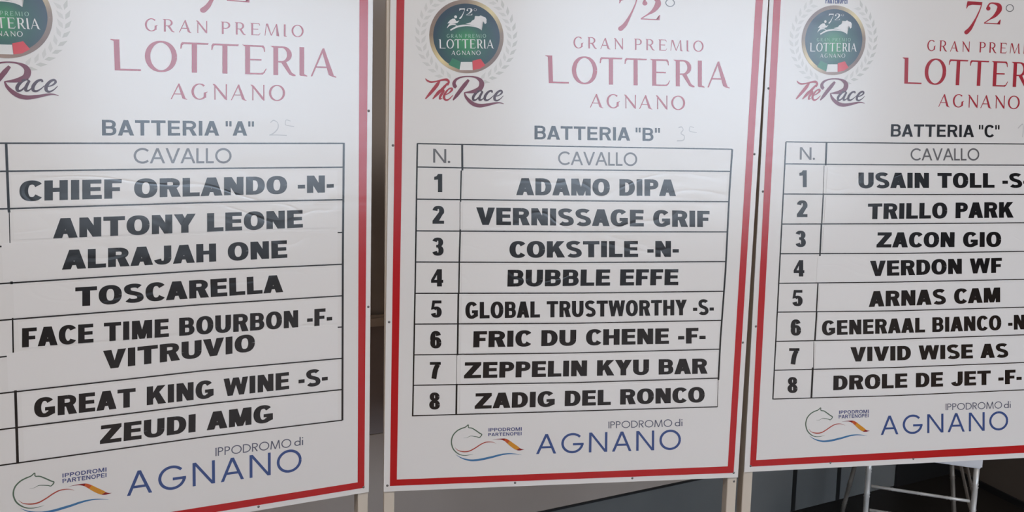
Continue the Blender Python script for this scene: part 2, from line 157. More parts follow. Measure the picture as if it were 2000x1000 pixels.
def gold_ring_mat(name, cx, cy):
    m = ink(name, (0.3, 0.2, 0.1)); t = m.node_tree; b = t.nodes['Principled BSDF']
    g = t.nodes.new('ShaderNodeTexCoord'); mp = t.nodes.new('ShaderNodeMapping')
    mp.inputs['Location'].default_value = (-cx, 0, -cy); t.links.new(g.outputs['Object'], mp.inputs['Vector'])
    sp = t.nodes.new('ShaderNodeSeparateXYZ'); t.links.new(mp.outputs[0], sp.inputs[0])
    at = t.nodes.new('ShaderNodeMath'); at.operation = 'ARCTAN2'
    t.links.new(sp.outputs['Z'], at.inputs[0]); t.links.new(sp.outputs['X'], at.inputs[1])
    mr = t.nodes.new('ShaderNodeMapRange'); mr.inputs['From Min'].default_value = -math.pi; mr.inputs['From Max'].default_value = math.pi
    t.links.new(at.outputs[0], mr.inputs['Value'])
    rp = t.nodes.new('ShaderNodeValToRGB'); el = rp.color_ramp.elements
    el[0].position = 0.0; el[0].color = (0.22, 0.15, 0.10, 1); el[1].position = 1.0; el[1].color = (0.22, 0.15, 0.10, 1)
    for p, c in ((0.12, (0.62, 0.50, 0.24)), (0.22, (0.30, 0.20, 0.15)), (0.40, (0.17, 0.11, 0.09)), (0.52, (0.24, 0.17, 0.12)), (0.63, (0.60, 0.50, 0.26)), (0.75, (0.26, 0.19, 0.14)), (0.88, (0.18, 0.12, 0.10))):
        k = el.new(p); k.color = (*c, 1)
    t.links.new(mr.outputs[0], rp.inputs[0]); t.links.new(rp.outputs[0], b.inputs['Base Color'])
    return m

M['frame'] = simple('cream_painted_wood', (0.50, 0.435, 0.355), 0.5, noise=0.05, scale=40, bump=0.05)
M['screw'] = simple('zinc_screw_head', (0.13, 0.12, 0.115), 0.4, metal=0.6)
M['chair'] = simple('silver_lacquer', (0.66, 0.635, 0.595), 0.35, metal=0.3, noise=0.06, scale=60)
M['dark_brown'] = simple('dark_brown_finish', (0.26, 0.225, 0.19), 0.4, metal=0.5, noise=0.08, scale=60)  # darker brown tone for the rear legs and braces
M['seat'] = simple('white_seat_lacquer', (0.78, 0.78, 0.80), 0.25)
def floor_mat():
    """unseen oak parquet added in the hall to bounce warm light, a dark polished stone border along the back walls"""
    m, t, b = _mat('bounce_parquet_and_dark_stone'); b.inputs['Roughness'].default_value = 0.5; b.inputs['Specular IOR Level'].default_value = 0.3
    g = t.nodes.new('ShaderNodeTexCoord')
    br = t.nodes.new('ShaderNodeTexBrick'); br.inputs['Scale'].default_value = 1.0; br.inputs['Brick Width'].default_value = 0.9; br.inputs['Row Height'].default_value = 0.12; br.inputs['Mortar Size'].default_value = 0.002
    br.inputs['Color1'].default_value = (0.33, 0.20, 0.11, 1); br.inputs['Color2'].default_value = (0.27, 0.155, 0.085, 1); br.inputs['Mortar'].default_value = (0.08, 0.05, 0.03, 1)  # parquet tones added to throw warm bounce onto the boards
    n = t.nodes.new('ShaderNodeTexNoise'); n.inputs['Scale'].default_value = 3.0
    st = t.nodes.new('ShaderNodeMixRGB'); st.inputs[1].default_value = (0.014, 0.011, 0.009, 1); st.inputs[2].default_value = (0.026, 0.021, 0.017, 1)
    dt = t.nodes.new('ShaderNodeVectorMath'); dt.operation = 'DOT_PRODUCT'; dt.inputs[1].default_value = (-0.5, 0.866, 0)
    gt = t.nodes.new('ShaderNodeMath'); gt.operation = 'GREATER_THAN'; gt.inputs[1].default_value = 1.75
    mx = t.nodes.new('ShaderNodeMixRGB')
    for a, c in ((g.outputs['Object'], br.inputs['Vector']), (g.outputs['Object'], n.inputs['Vector']), (g.outputs['Object'], dt.inputs[0]), (n.outputs['Fac'], st.inputs[0]), (dt.outputs['Value'], gt.inputs[0]), (gt.outputs[0], mx.inputs[0]), (br.outputs['Color'], mx.inputs[1]), (st.outputs[0], mx.inputs[2]), (mx.outputs[0], b.inputs['Base Color'])):
        t.links.new(a, c)
    return m
M['floor'] = floor_mat()
M['wall'] = simple('taupe_wall_paint', (0.36, 0.315, 0.28), 0.6, noise=0.06, scale=2)
M['dado'] = simple('dark_brown_dado', (0.26, 0.215, 0.20), 0.5, noise=0.1, scale=3)
M['greyband'] = simple('warm_grey_panelling', (0.47, 0.385, 0.32), 0.35, noise=0.08, scale=3)
M['rail'] = simple('taupe_rail', (0.55, 0.46, 0.38), 0.4)
M['skirting'] = simple('polished_dark_slate', (0.180, 0.178, 0.168), 0.22, spec=0.6, noise=0.12, scale=4)
M['black_trim_and_reflections'] = simple('black_trim_and_reflections', (0.012, 0.011, 0.010), 0.5)
M['brown_wall'] = simple('brown_wall', (0.12, 0.09, 0.07), 0.6, noise=0.08, scale=3)
M['hall_wall'] = simple('cream_hall_wall', (0.27, 0.22, 0.18), 0.7)
m_, t_, b_ = _mat('added_roller_blind'); t_.nodes.remove(b_)
tl_ = t_.nodes.new('ShaderNodeBsdfTranslucent'); tl_.inputs['Color'].default_value = (0.42, 0.42, 0.41, 1)
t_.links.new(tl_.outputs[0], t_.nodes['Material Output'].inputs['Surface']); M['added_blind'] = m_  # translucent sheet added behind the viewer for a weaker reflection
M['ceiling'] = simple('white_ceiling', (0.62, 0.61, 0.59), 0.8)
M['paving'] = simple('pale_paving', (0.50, 0.48, 0.45), 0.8, noise=0.1, scale=1.5)
M['glass'] = simple('void', (0.1, 0.1, 0.1), 0.5)

# ------------------------------------------------------------------ mesh helpers
def link(name, me, mats, parent=None):
    o = bpy.data.objects.new(name, me); COL.objects.link(o)
    for m in (mats if isinstance(mats, (list, tuple)) else [mats]): me.materials.append(m)
    if parent: o.parent = parent
    return o

def flat(name, groups, parent, lift, z0):
    """printed shapes: groups = [(polys, material)], polys are lists of (x, y) on the sheet"""
    bm = bmesh.new(); mats = []
    for polys, mat in groups:
        if mat not in mats: mats.append(mat)
        mi = mats.index(mat)
        for pn, p in enumerate(polys):
            a = sum(p[i][0] * p[(i + 1) % len(p)][1] - p[(i + 1) % len(p)][0] * p[i][1] for i in range(len(p)))
            if abs(a) < 1e-12: continue
            if a < 0: p = p[::-1]
            dl = lift + 1.2e-5 * (pn % 7)      # overlapping strokes never share one plane
            vs = [bm.verts.new((x, -dl, z0 + y)) for x, y in p]
            try: f = bm.faces.new(vs)
            except ValueError: continue
            f.material_index = mi
    bmesh.ops.triangulate(bm, faces=[f for f in bm.faces if len(f.verts) > 4], quad_method='BEAUTY', ngon_method='EAR_CLIP')
    me = bpy.data.meshes.new(name); bm.to_mesh(me); bm.free()
    return link(name, me, mats, parent)

def prism_bm(bm, poly, y0, y1, z0=0.0):
    """extrude an (x, z) outline from depth y0 to y1"""
    a = sum(poly[i][0] * poly[(i + 1) % len(poly)][1] - poly[(i + 1) % len(poly)][0] * poly[i][1] for i in range(len(poly)))
    if a < 0: poly = poly[::-1]
    f = [bm.verts.new((x, y0, z0 + y)) for x, y in poly]
    b = [bm.verts.new((x, y1, z0 + y)) for x, y in poly]
    bm.faces.new(f); bm.faces.new(b[::-1])
    n = len(poly)
    for i in range(n): bm.faces.new((f[(i + 1) % n], f[i], b[i], b[(i + 1) % n]))

def mesh_obj(name, bm, mats, parent=None, smooth=False):
    bmesh.ops.recalc_face_normals(bm, faces=bm.faces[:])
    if smooth:
        for f in bm.faces: f.smooth = True
    me = bpy.data.meshes.new(name); bm.to_mesh(me); bm.free()
    return link(name, me, mats, parent)

def box_bm(bm, p0, p1):
    x0, y0, z0 = p0; x1, y1, z1 = p1
    v = [bm.verts.new(c) for c in ((x0, y0, z0), (x1, y0, z0), (x1, y1, z0), (x0, y1, z0), (x0, y0, z1), (x1, y0, z1), (x1, y1, z1), (x0, y1, z1))]
    for q in ((0, 3, 2, 1), (4, 5, 6, 7), (0, 1, 5, 4), (1, 2, 6, 5), (2, 3, 7, 6), (3, 0, 4, 7)): bm.faces.new([v[i] for i in q])

def tube_bm(bm, pts, rads, seg=14):
    rings = []
    pts = [Vector(p) for p in pts]
    for i, p in enumerate(pts):
        d = (pts[min(i + 1, len(pts) - 1)] - pts[max(i - 1, 0)]).normalized()
        u = d.cross(Vector((0.31, 0.17, 0.93)) if abs(d.z) < 0.9 else Vector((1, 0, 0))).normalized(); v = d.cross(u)
        rings.append([bm.verts.new(p + (u * math.cos(2 * math.pi * k / seg) + v * math.sin(2 * math.pi * k / seg)) * rads[i]) for k in range(seg)])
    for a, b in zip(rings, rings[1:]):
        for k in range(seg): bm.faces.new((a[k], a[(k + 1) % seg], b[(k + 1) % seg], b[k]))
    bm.faces.new(rings[0][::-1]); bm.faces.new(rings[-1])

def bamboo(bm, p0, p1, r, nodes=3, bulge=1.16):
    """a rod with the ring joints of turned bamboo"""
    p0, p1 = Vector(p0), Vector(p1); L = (p1 - p0).length
    ts = [(0.0, 1.0)]
    for k in range(nodes):
        c = (k + 0.7) / (nodes + 0.4)
        h = 0.006 / L
        ts += [(c - 1.7 * h, 1.0), (c - h, bulge), (c, 0.92), (c + h, bulge), (c + 1.7 * h, 1.0)]
    ts.append((1.0, 1.0))
    tube_bm(bm, [p0.lerp(p1, t) for t, _ in ts], [r * s for _, s in ts])

# ------------------------------------------------------------------ lettering
def rect(x0, y0, x1, y1): return [(x0, y0), (x1, y0), (x1, y1), (x0, y1)]
def para(a, b, c, d, y0=0.0, y1=1.0): return [(a, y0), (b, y0), (d, y1), (c, y1)]
def arc(cx, cy, rx, ry, a0, a1, n=30, e=2.0):
    r = []
    for i in range(n + 1):
        a = math.radians(a0 + (a1 - a0) * i / n); c, s = math.cos(a), math.sin(a)
        r.append((cx + rx * math.copysign(abs(c) ** (2 / e), c), cy + ry * math.copysign(abs(s) ** (2 / e), s)))
    return r
def strip(pts, half):
    """quads along a path; half(i, nx, ny) = half width"""
    L, Rr = [], []
    n = len(pts)
    for i, (x, y) in enumerate(pts):
        a = pts[max(i - 1, 0)]; b = pts[min(i + 1, n - 1)]
        dx, dy = b[0] - a[0], b[1] - a[1]; l = math.hypot(dx, dy) or 1e-9
        nx, ny = -dy / l, dx / l; h = half(i, nx, ny)
        L.append((x + nx * h, y + ny * h)); Rr.append((x - nx * h, y - ny * h))
    return [[L[i], L[i + 1], Rr[i + 1], Rr[i]] for i in range(n - 1)]
def pen(pts, V, H): return strip(pts, lambda i, nx, ny: 0.5 * math.sqrt((V * nx) ** 2 + (H * ny) ** 2))
def catmull(P, k=8):
    o = []
    Q = [P[0]] + list(P) + [P[-1]]
    for i in range(1, len(Q) - 2):
        p0, p1, p2, p3 = Q[i - 1], Q[i], Q[i + 1], Q[i + 2]
        for j in range(k):
            t = j / k
            o.append(tuple(0.5 * (2 * p1[d] + (p2[d] - p0[d]) * t + (2 * p0[d] - 5 * p1[d] + 4 * p2[d] - p3[d]) * t * t + (3 * p1[d] - p0[d] - 3 * p2[d] + p3[d]) * t ** 3) for d in (0, 1)))
    o.append(tuple(P[-1])); return o
def brush(P, wd, k=8):
    """smooth stroke through P with widths interpolated along it"""
    q = catmull(P, k) if len(P) > 2 else [(P[0][0] + (P[1][0] - P[0][0]) * t / 12, P[0][1] + (P[1][1] - P[0][1]) * t / 12) for t in range(13)]
    n = len(q) - 1
    def h(i, nx, ny):
        s = i / n * (len(wd) - 1); j = min(int(s), len(wd) - 2); u = s - j
        return 0.5 * (wd[j] * (1 - u) + wd[j + 1] * u)
    return strip(q, h)

WID = dict(A=.99, B=.87, C=.95, D=.89, E=.79, F=.72, G=.97, H=.92, I=0, J=.78, K=1.0, L=.76, M=1.10, N=.90, O=.99, P=.81, R=.92, S=.87, T=.91, U=.93, V=1.0, W=1.36, Y=.98, Z=.93)
SIDE = dict(A=(.02, .02), B=(.10, .07), C=(.07, .07), D=(.10, .07), E=(.10, .07), F=(.10, .05), G=(.07, .10), H=(.10, .10), I=(.11, .11), J=(.04, .10), K=(.10, .02), L=(.10, .05), M=(.10, .10), N=(.10, .10), O=(.07, .07), P=(.10, .05), R=(.10, .03), S=(.07, .07), T=(.05, .05), U=(.09, .09), V=(.02, .02), W=(.02, .02), Y=(.02, .02), Z=(.06, .06))

def grotesk(c, V, H, ws, pointed=False):
    """one capital of a bold sans alphabet, cap height 1 -> (polys, width)"""
    w = WID.get(c, .5) * ws
    E = 2.25
    if c == 'I': return [rect(0, 0, V, 1)], V
    if c == '-': return [rect(0, .27, .36 * ws, .27 + H * 1.05)], .36 * ws
    if c == '"':
        q = V * .62; return [rect(0, .64, q, 1), rect(q * 1.75, .64, q * 2.75, 1)], q * 2.75
    if c == '.': return [rect(0, 0, V, V)], V
    if c in 'EFL':
        p = [rect(0, 0, V, 1)]
        if c in 'EL': p.append(rect(0, 0, w, H))
        if c in 'EF': p += [rect(0, 1 - H, w * (.98 if c == 'E' else 1), 1), rect(0, .5 - H * .45 - (.02 if c == 'F' else -.01), w * (.94 if c == 'E' else .9), .5 + H * .5 - (.02 if c == 'F' else -.01))]
        return p, w
    if c == 'H': return [rect(0, 0, V, 1), rect(w - V, 0, w, 1), rect(V * .5, .5 - H * .5 + .02, w - V * .5, .5 + H * .5 + .02)], w
    if c == 'T': return [rect(0, 1 - H, w, 1), rect((w - V) / 2, 0, (w + V) / 2, 1)], w
    if c == 'N': return [rect(0, 0, V * .95, 1), rect(w - V * .95, 0, w, 1), para(w - V * 1.08, w, 0, V * 1.08)], w
    if c == 'M': return [rect(0, 0, V * .9, 1), rect(w - V * .9, 0, w, 1), para(w / 2 - V * .42, w / 2 + V * .42, 0, V * 1.25), para(w / 2 - V * .42, w / 2 + V * .42, w - V * 1.25, w)], w
    if c == 'V':
        t = V * 1.1
        if pointed: return [[(w / 2, 0), (w / 2, V * 1.9), (t, 1), (0, 1), (w / 2 - V * .2, 0)], [(w / 2 + V * .2, 0), (w, 1), (w - t, 1), (w / 2, V * 1.9), (w / 2, 0)]], w
        return [para(w / 2 - V * .52, w / 2 + V * .30, 0, t), para(w / 2 - V * .30, w / 2 + V * .52, w - t, w)], w
    if c == 'W':
        t = V * .95; a, b = w * .275, w * .725
        return [para(a - V * .46, a + V * .44, 0, t), para(a - V * .44, a + V * .40, w / 2 - t * .52, w / 2 + t * .40), para(b - V * .40, b + V * .44, w / 2 - t * .40, w / 2 + t * .52), para(b - V * .44, b + V * .46, w - t, w)], w
    if c == 'A':
        t = (V * .42 if pointed else V * 1.22); d = V * 1.1; ox = w / 2 - t / 2; yi = (w / 2 - d) / ox
        y0 = .20 if not pointed else .26; y1 = y0 + H * .92
        k0, k1 = d + y0 * ox, d + y1 * ox
        xi0, xi1 = ox * y0 + d * .5, ox * y1 + d * .5
        L = [(0, 0), (d, 0), (w / 2, yi), (w / 2, 1), (ox, 1)]
        return [L, [(w - x, y) for x, y in L[::-1]], [(xi0, y0), (w - xi0, y0), (w - xi1, y1), (xi1, y1)]], w
    if c == 'Y':
        t = V * 1.18; m = .42
        return [rect((w - V) / 2, 0, (w + V) / 2, m + .02), [((w - V) / 2, m - .03), ((w + V) / 2, m + .0), (w / 2 + V * .12, m + .22), (t, 1), (0, 1)], [((w + V) / 2, m - .03), (w, 1), (w - t, 1), (w / 2 - V * .12, m + .22), ((w - V) / 2, m)]], w
    if c == 'Z': return [rect(0, 0, w, H), rect(w * .03, 1 - H, w * .985, 1), [(0, H * .85), (V * 1.25, H * .85), (w * .985, 1 - H * .85), (w * .985 - V * 1.25, 1 - H * .85)]], w
    if c == 'K':
        return [rect(0, 0, V, 1), [(V * .9, .26), (V * .9, .60), (w - .03 - V * 1.3, 1), (w - .03, 1)], [(w - V * 1.28, 0), (w, 0), (w * .30 + V * 1.02, .66), (w * .30 + V * .30, .42)]], w
    if c == 'O': return pen(arc(w / 2, .5, w / 2 - V / 2, .515 - H / 2, 0, 360, 48, E), V, H), w
    if c == 'C': return pen(arc(w / 2, .5, w / 2 - V / 2, .515 - H / 2, 37, 323, 44, E), V, H), w
    if c == 'G':
        p = pen(arc(w / 2, .5, w / 2 - V / 2, .515 - H / 2, 38, 310, 44, E), V, H)
        return p + [rect(w - V * .95, .13, w, .5), rect(w * .52, .5 - H * .9, w, .5), [(w - V * 1.15, .02), (w - V * .6, .06), (w, .15), (w - V, .3)]], w
    if c == 'D':
        xa = w * .42
        return [rect(0, 0, V, 1), rect(V * .5, 1 - H, xa, 1), rect(V * .5, 0, xa, H)] + pen(arc(xa, .5, w - V / 2 - xa, .5 - H / 2, 90, -90, 30, E), V, H), w
    if c in 'PR':
        xa = w * .5; wr = w * (1 if c == 'P' else .95); yb = .39 if c == 'P' else .41; ry = (1 - yb - H) / 2
        Vb = V * .92
        p = [rect(0, 0, V, 1), rect(V * .5, 1 - H, xa, 1), rect(V * .5, yb, xa, yb + H)] + pen(arc(xa, yb + H / 2 + ry, wr - Vb / 2 - xa, ry, 90, -90, 26, E), Vb, H)
        if c == 'R': p.append([(w - V * 1.22, 0), (w, 0), (w * .50 + V * .78, yb + H * .45), (w * .50 - V * .30, yb + H * .45)])
        return p, w
    if c == 'B':
        xa = w * .52; h2 = H * .92; ym = .52; Vb = V * .92
        ru = (1 - h2 - ym) / 2; rl = (ym - h2) / 2 + .0
        p = [rect(0, 0, V, 1), rect(V * .5, 1 - h2, xa, 1), rect(V * .5, ym - h2 / 2, xa, ym + h2 / 2), rect(V * .5, 0, xa, h2)]
        p += pen(arc(xa, 1 - h2 / 2 - (1 - h2 / 2 - ym) / 2, w * .96 - Vb / 2 - xa, (1 - h2 / 2 - ym) / 2, 90, -90, 22, E), Vb, h2)
        p += pen(arc(xa, (ym + h2 / 2) / 2, w - Vb / 2 - xa, (ym - h2 / 2) / 2, 90, -90, 22, E), Vb, h2)
        return p, w
    if c == 'U':
        r = w / 2 - V / 2; ry = .40
        return [rect(0, ry, V, 1), rect(w - V, ry, w, 1)] + pen(arc(w / 2, ry, r, ry - H / 2 + .012, 180, 360, 30, E), V, H), w
    if c == 'J':
        r = w / 2 - V / 2; ry = .36
        return [rect(w - V, ry, w, 1)] + pen(arc(w / 2, ry, r, ry - H / 2 + .012, 360, 195, 30, E), V, H), w
    if c == 'S':
        Vs, Hs = V * .88, H
        yt, yb = .755, .245; rx = w / 2 - Vs / 2
        ru = 1.012 - Hs / 2 - yt; rl = yb + .012 - Hs / 2
        up = arc(w / 2 - w * .0, yt, rx * .96, ru, 24, 180, 22, 2.2)
        lo = arc(w / 2, yb, rx, rl, 0, -156, 22, 2.2)
        x0, y0 = up[-1]; x1, y1 = lo[0]
        mid = []
        for i in range(1, 20):
            t = i / 20; b0, b1, b2, b3 = (1 - t) ** 3, 3 * t * (1 - t) ** 2, 3 * t * t * (1 - t), t ** 3
            mid.append((b0 * x0 + b1 * x0 + b2 * x1 + b3 * x1, b0 * y0 + b1 * (y0 - .34) + b2 * (y1 + .34) + b3 * y1))
        return pen(up + mid + lo, Vs, Hs * 1.04), w
    return [], .4

def numeral(c, V=.32, H=.17):
    w = .64; E = 2.1
    if c == '1': return [rect(.26, 0, .26 + V * .92, 1), [(0, .68), (0, .84), (.16, .88), (.26, 1), (.26 + V * .5, 1), (.26 + V * .3, .70)]]
    if c == '2':
        a = arc(w / 2, .70, w / 2 - V * .42, .30 - H / 2, 172, -28, 26, E)
        return pen(a, V * .88, H) + [rect(0, 0, w, H), [(0, H * .6), (0, H), (a[-1][0] - V * .40, a[-1][1] + .06), (a[-1][0] + V * .42, a[-1][1] + .02), (w * .55, H * .9), (w * .3, H * .6)]]
    if c == '3':
        p = pen(arc(w / 2 - .01, .735, w / 2 - V * .47, .265 - H / 2, 165, -80, 26, E), V * .86, H)
        return p + pen(arc(w / 2, .285, w / 2 - V * .45, .285 - H / 2, 88, -165, 26, E), V * .9, H) + [rect(w * .36, .45, w * .6, .60)]
    if c == '4': return [rect(w * .52, 0, w * .52 + V * .86, 1), rect(0, .21, w + .04, .21 + H), [(0, .22), (0, .38), (w * .54, 1), (w * .62, 1), (w * .58, .74), (w * .26, .35)]]
    if c == '5':
        return [rect(.1, 1 - H, w * .97, 1), [(.02, .46), (.19, .50), (.27, 1), (.1, 1)]] + pen(arc(w / 2, .325, w / 2 - V * .44, .325 - H / 2, 135, -165, 30, E), V * .88, H)
    if c == '6':
        return pen(arc(w / 2, .325, w / 2 - V * .44, .325 - H / 2, 0, 360, 36, E), V * .88, H) + pen(arc(w / 2, .55, w / 2 - V * .44, .45 - H / 2, 28, 190, 30, 2.2), V * .88, H)
    if c == '7':
        q = catmull([(w - V * .55, 1 - H * .9), (w * .50, .52), (w * .36, 0)], 10)
        return [rect(0, 1 - H, w, 1)] + pen(q, V * .92, H) + [[(w * .66, .86), (w, .86), (w, 1), (w * .66, 1)]]
    if c == '8':
        return pen(arc(w / 2, .745, w / 2 - V * .50, .255 - H / 2, 0, 360, 34, E), V * .86, H) + pen(arc(w / 2, .275, w / 2 - V * .44, .275 - H / 2, 0, 360, 34, E), V * .9, H)
    return []

FW = dict(A=.92, C=.88, V=.88, L=.50, O=1.04, N=.86, G=1.02, I=0, P=.55, D=.80, R=.60, M=1.02)
def geometric(c, t):
    """light geometric sans (round O, pointed A)"""
    w = FW.get(c, .5)
    if c == 'I': return [rect(0, 0, t, 1)], t
    if c == '.': return [arc(t * .65, t * .62, t * .65, t * .65, 0, 360, 12)[:-1]], t * 1.3
    if c in 'AV':
        p = [para(0, t * 1.08, w / 2 - t * .54, w / 2 + t * .54), para(w - t * 1.08, w, w / 2 - t * .54, w / 2 + t * .54)]
        if c == 'A': p.append(rect(w * .5 * .30 + t * .3, .28, w - w * .5 * .30 - t * .3, .28 + t * .92))
        else: p = [[(x, 1 - y) for x, y in q[::-1]] for q in p]
        return p, w
    if c == 'L': return [rect(0, 0, t, 1), rect(0, 0, w, t)], w
    if c == 'O': return pen(arc(w / 2, .5, w / 2 - t / 2, .515 - t / 2, 0, 360, 48), t, t), w
    if c == 'C': return pen(arc(.52, .5, .52 - t / 2, .515 - t / 2, 44, 316, 40), t, t), w
    if c == 'G': return pen(arc(.52, .5, .52 - t / 2, .515 - t / 2, 42, 360, 44), t, t) + [rect(.54, .5 - t, 1.04, .5)], 1.04
    if c == 'N': return [rect(0, 0, t, 1), rect(w - t, 0, w, 1), para(w - t * 1.15, w, 0, t * 1.15)], w
    if c in 'PR':
        xa = w * .45; yb = .44
        p = [rect(0, 0, t, 1), rect(0, 1 - t, xa, 1), rect(0, yb, xa, yb + t)] + pen(arc(xa, (1 + yb) / 2, w - t / 2 - xa, (1 - yb - t) / 2, 90, -90, 20), t, t)
        if c == 'R': p.append(para(w - t * 1.2, w, .18, .18 + t * 1.3, 0, yb + t * .5))
        return p, w
    if c == 'D':
        xa = w * .32
        return [rect(0, 0, t, 1), rect(0, 1 - t, xa, 1), rect(0, 0, xa, t)] + pen(arc(xa, .5, w - t / 2 - xa, .5 - t / 2, 90, -90, 30), t, t), w
    if c == 'M': return [para(0, t, .09, .09 + t), para(w - t, w, w - .09 - t, w - .09), para(w / 2 - t * .5, w / 2 + t * .5, .09, .09 + t * 1.1), para(w / 2 - t * .5, w / 2 + t * .5, w - .09 - t * 1.1, w - .09)], w
    if c == 'd': return pen(arc(.30, .30, .30 - t / 2, .31 - t / 2, 0, 360, 36), t, t) + [rect(.60 - t, 0, .60, 1.0)], .60
    if c == 'i': return [rect(0, 0, t, .62), rect(0, .80, t, .80 + t * 1.1)], t
    return [], .4

def serif(c, V=.15, H=.05):
    """display roman with flared strokes and small hooked serifs"""
    if c == 'L': return [[(.13, 0), (.13 + V, 0), (.10 + V, 1), (.10, .95)], rect(.13, 0, .84, H * 1.1), [(.0, .985), (.02, 1.0), (.10 + V, 1), (.115, .88), (.09, .95)]], .84
    if c == 'O': return pen(arc(.45, .5, .45 - V / 2, .51 - H / 2, 0, 360, 48), V, H * 1.1), .90
    if c == 'T':
        return [rect(.33, 0, .33 + V, .98), [(.06, .94), (.80, .945), (.82, 1.0), (.06, 1.0)], [(.0, .78), (.03, .78), (.06, .90), (.11, .945), (.11, 1), (.05, 1), (.01, .94)]], .82
    if c == 'E':
        return [rect(.10, 0, .10 + V, .98), [(.0, 1.0), (.10, .945), (.62, .945), (.66, 1.0)], [(.60, 1.0), (.66, 1.0), (.70, .93), (.71, .78), (.685, .78), (.66, .90), (.60, .945)],
                rect(.10, .48, .60, .48 + H), rect(.10, 0, .62, H), [(.58, 0), (.64, 0), (.70, .07), (.76, .21), (.735, .21), (.66, .08), (.58, H)]], .76
    if c in 'PR':
        p = [rect(.10, 0, .10 + V, .98), [(.0, 1.0), (.10, .945), (.38, .945), (.38, 1.0)], rect(.10, .44, .38, .44 + H)]
        p += pen(arc(.36, .72, .32 - V / 2, .28 - H / 2, 90, -90, 26), V, H)
        if c == 'R':
            p += [[(.33, .46), (.50, .46), (.68, .10), (.80, .02), (.80, -.02), (.72, -.02), (.60, .03)]]
            return p, .80
        return p, .68
    if c == 'I': return [rect(.0, .02, V, 1), [(0, .03), (.03, 0), (V + .10, -.02), (V + .10, .01), (V, .06)]], V + .10
    if c == 'A':
        return [[(.0, -.01), (.05, -.01), (.43, .93), (.41, 1.0), (.38, .97)], [(.59, .06), (.70, .0), (.84, -.03), (.84, .0), (.76, .04), (.44, 1.0), (.36, .92)], rect(.17, .30, .60, .30 + H)], .84
    if c == 'G': return pen(arc(.42, .5, .42 - V / 2, .51 - H / 2, 48, 318, 44), V, H * 1.1) + [[(.62, .12), (.76, .12), (.76, .42), (.84, .48), (.82, .50), (.64, .44)]], .84
    if c == 'N': return [rect(.10, 0, .10 + H * 1.1, .96), rect(.70, 0, .70 + H * 1.1, 1), [(.64, .06), (.75, -.02), (.755, .12), (.20, .90), (.10, 1.0), (.0, 1.0), (.03, .97)]], .755
    if c == 'M': return [[(.0, 0), (.05, 0), (.15, 1), (.10, 1)], [(.46, .02), (.52, .02), (.24, 1.0), (.10, 1.0)], [(.46, .02), (.52, .02), (.86, .95), (.84, 1.0)], [(.86, .02), (1.06, -.02), (1.03, .03), (.98, .1), (.90, 1.0), (.82, 1.0)]], 1.06
    return [], .45

def old_numerals(T, H=.06):
    """big didone '72' and a ring, drawn in the box of the seven: (polys of digits, polys of ring); x 0..1.55, y 0..1 (seven's drop)"""
    s = [[(.02, .84), (.0, .84), (.02, 1.0), (.44, 1.0), (.44, .90), (.10, .90), (.05, .86)], [(.0, .78), (.02, .78), (.06, .88), (.12, .91), (.02, .95)]]
    s += brush([(.43, .99), (.40, .80), (.30, .50), (.17, .20), (.06, .06)], [.028, .03, .045, .10, .13])
    s += [arc(.062, .062, .062, .062, 0, 360, 18)[:-1]]
    two = brush([(.60, .86), (.66, .97), (.78, .985), (.92, .93), (.94, .80), (.84, .62), (.70, .50), (.55, .38)], [.05, .04, .05, .12, .15, .10, .035, .025])
    two += [arc(.625, .82, .062, .065, 0, 360, 18)[:-1], rect(.54, .355, 1.0, .385), [(.90, .355), (1.0, .355), (1.01, .50), (.985, .50), (.97, .40)]]
    ring = pen(arc(1.24, .87, .105, .105, 0, 360, 28), .022, .022)
    return s + two, ring

def typeset(text, style):
    """-> one list of polys per word, with the ink box spanning x 0..W, cap height 0..1"""
    x = 0.0; out = []; first = None; last = 0; nw = 0
    for ch in text:
        if ch == ' ': x += {'name': .45, 'mid': .42, 'narrow': .36, 'batt': .34, 'gran': .62}.get(style, .4); nw += 1; continue
        if style in ('name', 'narrow', 'mid', 'batt', 'part', 'navy'):
            V, H, ws, ss = {'name': (.33, .207, 1.0, .58), 'narrow': (.258, .195, .78, .52), 'mid': (.295, .20, .90, .56), 'batt': (.215, .17, .93, .9), 'part': (.22, .19, 1.0, .9), 'navy': (.22, .16, .60, .5)}[style]
            p, wd = grotesk(ch, V, H, ws); l, r = SIDE.get(ch, (.06, .06)); l, r = l * ss, r * ss
        elif style in ('cav', 'agn', 'ippo'):
            t = {'cav': .135, 'agn': .115, 'ippo': .115}[style]
            p, wd = geometric(ch, t); a = {'cav': .045, 'agn': .125, 'ippo': .055}[style]; l = r = a
            if ch in 'AV': l = r = a * .25 if style != 'agn' else a * .8
        else:
            V, H = {'gran': (.125, .06), 'lott': (.15, .052), 'sagn': (.125, .055)}.get(style, (.13, .06))
            p, wd = serif(ch, V, H); a = {'gran': .15, 'lott': .055, 'sagn': .125}.get(style, .1); l = r = a
            if style != 'gran' and ch in 'AT': l = r = a * .7
            if ch == 'I': l = r = a * 1.3
        x += l
        if first is None: first = x
        while len(out) <= nw: out.append([])
        ink_w = max(px for q in p for px, _ in q)
        out[nw] += [[(px + x, py) for px, py in q] for q in p]
        x += ink_w; last = x; x += r
    W = last - first
    return [[[((px - first) / W, py) for px, py in q] for q in o] for o in out]

